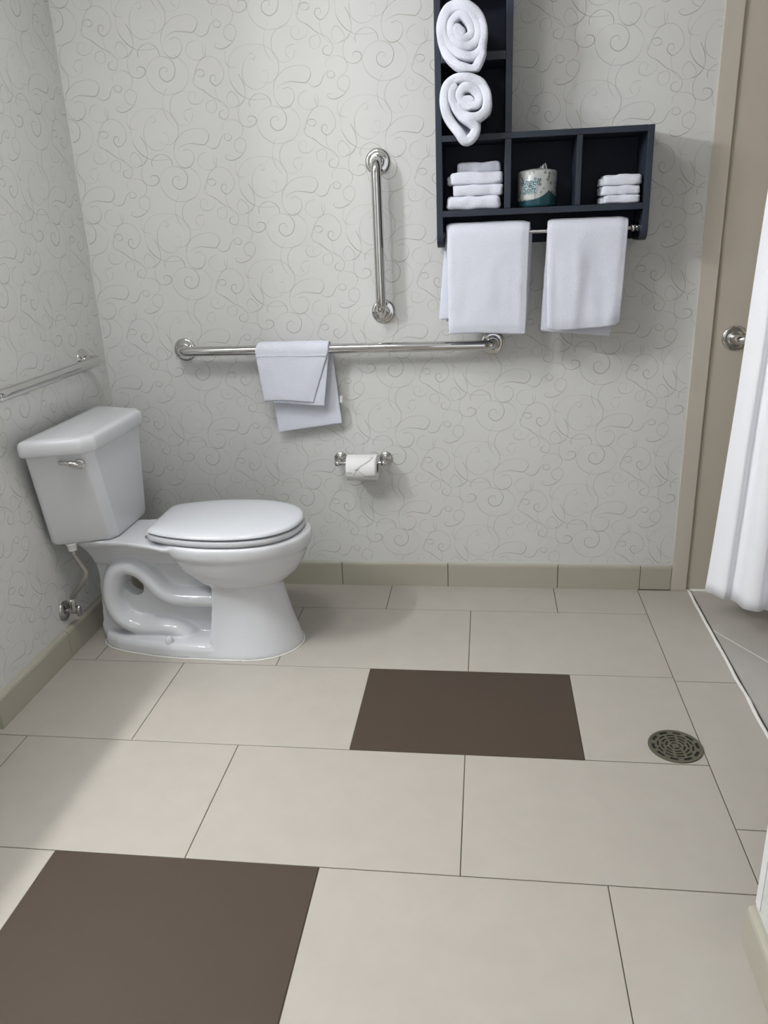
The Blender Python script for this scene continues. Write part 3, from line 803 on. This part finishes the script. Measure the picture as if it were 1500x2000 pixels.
# rolled towels in the tall column
def roll(path_px, th_px, yplane, ybk, floor_z, label, seed, zlo=0, zhi=9):
    """path traced around the spiral end; extruded back into the cubby"""
    C = Vector(CAM_POS)
    def topix(x, y):
        d = F_ + R_ * ((x - 750) / 1530.25) - U_ * ((y - 1000) / 1530.25)
        t = (yplane - C.y) / d.y; return C + d * t
    P = [topix(840 + x / 6.894, y / 6.894) for x, y in path_px]
    P = [Vector((p.x, p.z, 0)) for p in P]
    P = catmull(P, 5)
    th = th_px / 6.894 / 575.0
    n = len(P)
    L = []; Rr = []
    for i, p in enumerate(P):
        d = (P[min(i + 1, n - 1)] - P[max(i - 1, 0)]).normalized(); nn = Vector((-d.y, d.x, 0))
        e = min(i, n - 1 - i); tt = th / 2 * (1 if e > 3 else (.45, .75, .9, 1)[e])
        L.append((p, nn, tt))
    ys = [(0, .50), (.0025, .74), (.006, .90), (.012, 1.0), (.03, 1.02), (.05, 1.02), (.075, 1.02), (.10, 1.02), (.14, 1.0), (ybk - yplane, 1.0)]
    rings = []
    for dy, k in ys:
        ring = []; y = yplane + dy
        prof = [p + nn * tt * k for p, nn, tt in L] + [p - nn * tt * k for p, nn, tt in L][::-1]
        for j, p in enumerate(prof):
            x, z = p.x, p.y
            if dy < .03: yy = y + .010 * noise.noise(Vector((x * 18, z * 18, seed)))
            else: yy = y
            if y > FY - .006:
                zf_ = floor_z + .004
                if z < zf_ + .05: z = zf_ + (z - zf_ + .15) * .25 if z > zf_ - .15 else zf_
                z = max(z, zf_)
                x = max(x, .5285)
            ring.append(Vector((x, yy, min(max(z, zlo), zhi))))
        rings.append(ring)
    V, F = loft(rings, cap0=False, cap1=False)
    n2 = len(rings[0]); h = n2 // 2
    for base_ in (0, (len(rings) - 1) * n2):
        for j in range(h - 1):
            F.append((base_ + j, base_ + j + 1, base_ + n2 - 2 - j, base_ + n2 - 1 - j))
    V = fuzz(V, .0012, 45, seed)
    o = towel_obj('rolled_towel', [(V, F)], label, base=(.60, yplane + .08, floor_z), group='rolled towels in the tall cubbies')
    return o
P1 = [(455, 455), (400, 400), (362, 372), (338, 410), (365, 480), (440, 508), (525, 480), (560, 410), (540, 310), (480, 225), (405, 185), (325, 235), (280, 330), (282, 450), (320, 540), (400, 595), (500, 605), (590, 565),
      (645, 470), (640, 350), (600, 240), (540, 150), (450, 95), (350, 80), (255, 130), (195, 220), (172, 330), (180, 440), (225, 560), (300, 650), (400, 715), (510, 745), (610, 720), (690, 640)]
P1b = [(690, 560), (715, 450), (705, 330), (670, 220), (600, 130), (500, 60), (380, 40), (270, 75), (190, 165), (150, 290), (145, 430), (165, 560), (210, 690), (280, 790), (370, 870), (468, 903), (560, 922), (612, 895), (650, 830), (690, 720), (700, 640)]
P1 = P1 + []
P2 = [(575, 1300), (540, 1335), (480, 1345), (420, 1345), (392, 1270), (430, 1190), (520, 1160), (600, 1200), (655, 1290), (640, 1380), (560, 1400), (470, 1420), (400, 1400), (385, 1460), (450, 1540), (560, 1580), (660, 1560), (745, 1480), (770, 1360), (745, 1220), (680, 1110), (580, 1056), (460, 1032),
      (350, 1055), (260, 1110), (205, 1210), (185, 1330), (200, 1460), (245, 1580), (310, 1680), (390, 1780), (450, 1870), (520, 1880), (590, 1800), (615, 1710), (560, 1650), (470, 1590), (390, 1510), (330, 1410), (290, 1300), (300, 1200), (350, 1120)]
o1 = roll(P1 + [(700, 560)] + P1b[1:], 104, -.022, .185, 1.7585, 'rolled white towel in the upper cubby, its tail hanging over the shelf edge', 3, zlo=1.6990)
o2 = roll(P2, 112, -.018, .185, 1.546, 'rolled white towel in the cubby directly above the folded stack', 9, zhi=1.6980)

# folded stacks
def folded(name, w_, d_, h_, loc, label, cat, group, seed, layers=2, droop=0.0, tail=False):
    """a towel folded to a soft slab: rounded fold at the front, layer grooves at the sides"""
    n, mz = 26, 12; V = []; F = []
    rings = []
    for j in range(mz + 1):
        t = j / mz; a = -PI / 2 + PI * t
        zz = h_ / 2 + h_ / 2 * math.copysign(abs(math.sin(a)) ** .75, math.sin(a))
        ins = (h_ * .42) * (1 - abs(math.cos(a)) ** .55)
        groove = .0022 * math.exp(-((t - .5) / .07) ** 2) * (layers > 1)
        pl = round_poly([(-w_ / 2 + ins + groove, -d_ / 2 + ins), (w_ / 2 - ins - groove, -d_ / 2 + ins), (w_ / 2 - ins - groove, d_ / 2 - ins), (-w_ / 2 + ins + groove, d_ / 2 - ins)], .014, 5)
        # refine long sides
        ring = []
        for k in range(len(pl)):
            p, r_ = pl[k], pl[(k + 1) % len(pl)]
            m_ = max(1, int((r_ - p).length / .010))
            if k % 6 == 5: m_ = 14
            else: m_ = 1
            for i in range(m_): ring.append(p.lerp(r_, i / m_))
        rings.append([Vector((p.x, p.y, zz)) for p in ring])
    V, F = loft(rings)
    V = [v + Vector(loc) for v in V]
    V = fuzz(V, .0036, 34, seed)
    V = [Vector((v.x, v.y, max(v.z, loc[2] + .0003) - droop * (v.x - loc[0]))) for v in V]
    parts = [(V, F)]
    if tail:
        c = Vector(loc); T = []
        for v in V:
            d = v - c; T.append(c + Vector((d.x * .8 - w_ * .17, d.y * .72 + d_ * .10, .0008 + d.z * .72)))
        parts.append((fuzz(T, .003, 40, seed + 20), F))
        parts[-1] = ([Vector((v.x, v.y, max(v.z, loc[2] + .0003))) for v in parts[-1][0]], F)
    o = towel_obj(name, parts, label, cat, group, base=loc)
    return o
G1 = 'folded hand towels in the left cubby'
z = 1.3372
folded('folded_towel', .166, .120, .040, (.618, .122, z), 'bottom towel of the folded stack in the left cubby', 'towel', G1, 1)
folded('folded_towel', .154, .118, .034, (.632, .124, z + .0385), 'second towel from the bottom of the left cubby stack', 'towel', G1, 2)
folded('folded_towel', .160, .116, .036, (.627, .124, z + .0715), 'third towel from the bottom of the left cubby stack', 'towel', G1, 3, tail=True)
folded('folded_towel', .135, .070, .030, (.634, .155, z + .1070), 'topmost folded towel of the left cubby stack, set back in shade', 'towel', G1, 4)
G2 = 'folded washcloths in the right cubby'
folded('washcloth', .110, .110, .024, (1.060, .118, z), 'bottom washcloth of the small stack in the right cubby', 'washcloth', G2, 5, tail=True)
folded('washcloth', .116, .110, .027, (1.055, .120, z + .0232), 'middle washcloth of the small stack in the right cubby', 'washcloth', G2, 6)
folded('washcloth', .114, .108, .031, (1.060, .120, z + .0492), 'top washcloth of the small stack in the right cubby', 'washcloth', G2, 7, tail=True)

# ------------------------------------------------------------------ wrapped spare roll
WX, WY, WZ, WR, WH_ = .812, .126, 1.3372, .0595, .104
wrl = thing('wrapped_toilet_roll', 'paper-wrapped spare toilet roll with teal band in the middle cubby', 'toilet paper', (WX, WY, WZ))
prof = [(0, 0), (WR - .006, 0), (WR - .001, .003), (WR, .008), (WR - .0008, .05), (WR, WH_ - .006), (WR - .003, WH_ - .001), (WR - .02, WH_ + .003), (.018, WH_ + .006), (0, WH_ + .002)]
V, F = lathe(prof, (0, 0, 0), (0, 0, 1), 64)
V = [v + Vector((noise.noise(v * 35) * .0012, noise.noise(v * 35 + Vector((4, 4, 4))) * .0012, 0)) for v in V]
wpo = link_mesh('wrapper', V, F, 'wrapper', wrl, auto=.9)
# crumpled tuft on top
V = []; F = []
for k in range(13):
    a = k / 12 * PI * 1.2
    V.append(Vector((-.02 + .05 * k / 12, -.004 + .006 * math.sin(k * 1.9), WH_)))
    V.append(Vector((-.012 + .038 * k / 12, -.002 + .008 * math.sin(k * 1.3), WH_ + .004 + .019 * (k / 12) ** 1.6 * (1 if k < 12 else .8) + .002 * math.sin(k * 3))))
for k in range(12): F.append((2 * k, 2 * k + 2, 2 * k + 3, 2 * k + 1))
o = link_mesh('twisted_end', V, F, 'wrapper', smooth=False); o.parent = wrl
s_ = o.modifiers.new('s', 'SOLIDIFY'); s_.thickness = .0012
def curved_text(txt, size, xang, zz, off, bold, mt, name, shear=.12):
    c = bpy.data.curves.new('t', 'FONT'); c.body = txt; c.size = size; c.offset = bold; c.shear = shear; c.align_x = 'CENTER'; c.resolution_u = 4; c.space_character = .92
    to = bpy.data.objects.new('t', c); COL.objects.link(to)
    bpy.context.view_layer.update()
    me = bpy.data.meshes.new_from_object(to.evaluated_get(bpy.context.evaluated_depsgraph_get()))
    bm = bmesh.new(); bm.from_mesh(me); bmesh.ops.triangulate(bm, faces=bm.faces[:])
    bmesh.ops.remove_doubles(bm, verts=bm.verts[:], dist=1e-6)
    V = []
    bm.verts.index_update()
    for v in bm.verts:
        a = xang + v.co.x / WR; r = WR + off
        V.append((r * math.sin(a), -r * math.cos(a), zz + v.co.y))
    F = [tuple(x.index for x in f.verts) for f in bm.faces]; bm.free()
    bpy.data.objects.remove(to)
    o = link_mesh(name, V, F, mt, wpo, smooth=False)
    return o
for txt, xa, zz in (('Angel', -.50, .062), ('Soft', -.46, .040)):
    curved_text(txt, .028, xa, zz, .0020, .0016, 'ink_light', 'lettering_halo')
    curved_text(txt, .028, xa, zz, .0026, .0001, 'ink', 'lettering')
# pale label patch under the name
V = []; F = []
for k in range(9):
    a = -.80 + .62 * k / 8
    for zz in (.022, .036): V.append(((WR + .0015) * math.sin(a), -(WR + .0015) * math.cos(a), zz))
for k in range(8): F.append((2 * k, 2 * k + 2, 2 * k + 3, 2 * k + 1))
o = link_mesh('label_patch', V, F, 'label_patch', wpo)

# ------------------------------------------------------------------ floor drain
DX, DY, DRr = 1.152, -.742, .0685
fd = thing('floor_drain', 'round slotted metal floor drain in the beige tiles by the shower', 'drain', (DX, DY, 0))
V, F = lathe([(DRr - .007, .0012), (DRr - .006, .0032), (DRr - .001, .0034), (DRr, .0018), (DRr, .0002)], (DX, DY, 0), (0, 0, 1), 64)
keep(link_mesh('rim', V, F, 'grate', auto=.6), fd)
V, F = lathe([(0, .0004), (DRr - .002, .0004)], (DX, DY, 0), (0, 0, 1), 48)  # flat dark disc paints the shade seen through the slots
keep(link_mesh('drain_shade_disc', V, F, 'dark', smooth=False), fd)
V = []; F = []
NA = 144
radii = [.0, .0095, .0140, .0205, .0252, .0308, .0356, .0412, .0462, .0520, .0595, DRr - .006]
slots = {1: 4, 3: 6, 5: 8, 7: 10, 9: 10}   # ring index -> number of slots
idx = {}
def gv(ri, k):
    k %= NA
    if ri == 0: key = (0, 0)
    else: key = (ri, k)
    if key not in idx:
        a = 2 * PI * k / NA; r = radii[ri]; idx[key] = len(V); V.append(Vector((DX + r * math.cos(a), DY + r * math.sin(a), .0026)))
    return idx[key]
for ri in range(len(radii) - 1):
    for k in range(NA):
        if ri in slots:
            ns = slots[ri]; ph = (k / NA * ns + .25 * ri) % 1
            if ph < (.70 if ri < 9 else .60): continue
        if ri == 0: F.append((gv(0, 0), gv(1, k), gv(1, k + 1)))
        else: F.append((gv(ri, k), gv(ri + 1, k), gv(ri + 1, k + 1), gv(ri, k + 1)))
o = keep(link_mesh('grate', V, F, 'grate', smooth=False), fd)
s_ = o.modifiers.new('s', 'SOLIDIFY'); s_.thickness = .0018; s_.offset = -1

# ------------------------------------------------------------------ shower curtain on its rod
ctop = 2.02
BOT = [(1.404, .012), (1.425, -.010), (1.448, -.050), (1.472, -.040), (1.488, -.062), (1.498, -.118), (1.530, -.140), (1.560, -.118), (1.578, -.140), (1.592, -.195), (1.625, -.205), (1.655, -.175), (1.672, -.215), (1.690, -.265), (1.72, -.27), (1.75, -.24), (1.77, -.28), (1.79, -.33)]
NB = catmull([(x, y, 0) for x, y in BOT], 8)
rows = 44; V = []; F = []; nc = len(NB)
for j in range(rows + 1):
    t = j / rows; z = .085 + (ctop - .085) * t
    for i, p in enumerate(NB):
        u = i / (nc - 1)
        # gathered top runs straight along the rod
        tx, ty = 1.452 + .27 * u, .0 - .24 * u
        base_x, base_y = 1.404 + .386 * u, .012 - .33 * u
        k = 1 - .45 * t
        fx, fy = (p.x - base_x) * k, (p.y - base_y) * k
        lean = min(1, t * 1.5) ** .8
        x = base_x * (1 - lean) + tx * lean + fx; y = base_y * (1 - lean) + ty * lean + fy
        x += .004 * noise.noise(Vector((u * 6, t * 3, 1))); y += .006 * noise.noise(Vector((u * 8, t * 4, 7)))
        zz = z + (.004 * math.sin(u * 22) if j == 0 else 0)
        V.append(Vector((x, min(y, YB - .05), zz)))
for j in range(rows):
    for i in range(nc - 1):
        a = j * nc + i; F.append((a, a + 1, a + nc + 1, a + nc))
sc = thing('shower_curtain', 'white fabric shower curtain gathered at the right edge by the shower', 'curtain', (1.6, -.12, .085))
o = keep(link_mesh('curtain_cloth', V, F, 'curtain'), sc)
s_ = o.modifiers.new('s', 'SOLIDIFY'); s_.thickness = .0012
cr = thing('curtain_rod', 'chrome shower curtain rod above the shower opening', 'rod', (1.5, -.2, 2.06))
V, F = tube(catmull([(1.45, YB - .002, 2.06), (1.52, -.2, 2.06), (1.60, -.6, 2.06), (1.58, -1.0, 2.06), (1.50, -1.26, 2.06)], 8), .0125, 16)
keep(link_mesh('rod', V, F, 'chrome'), cr)
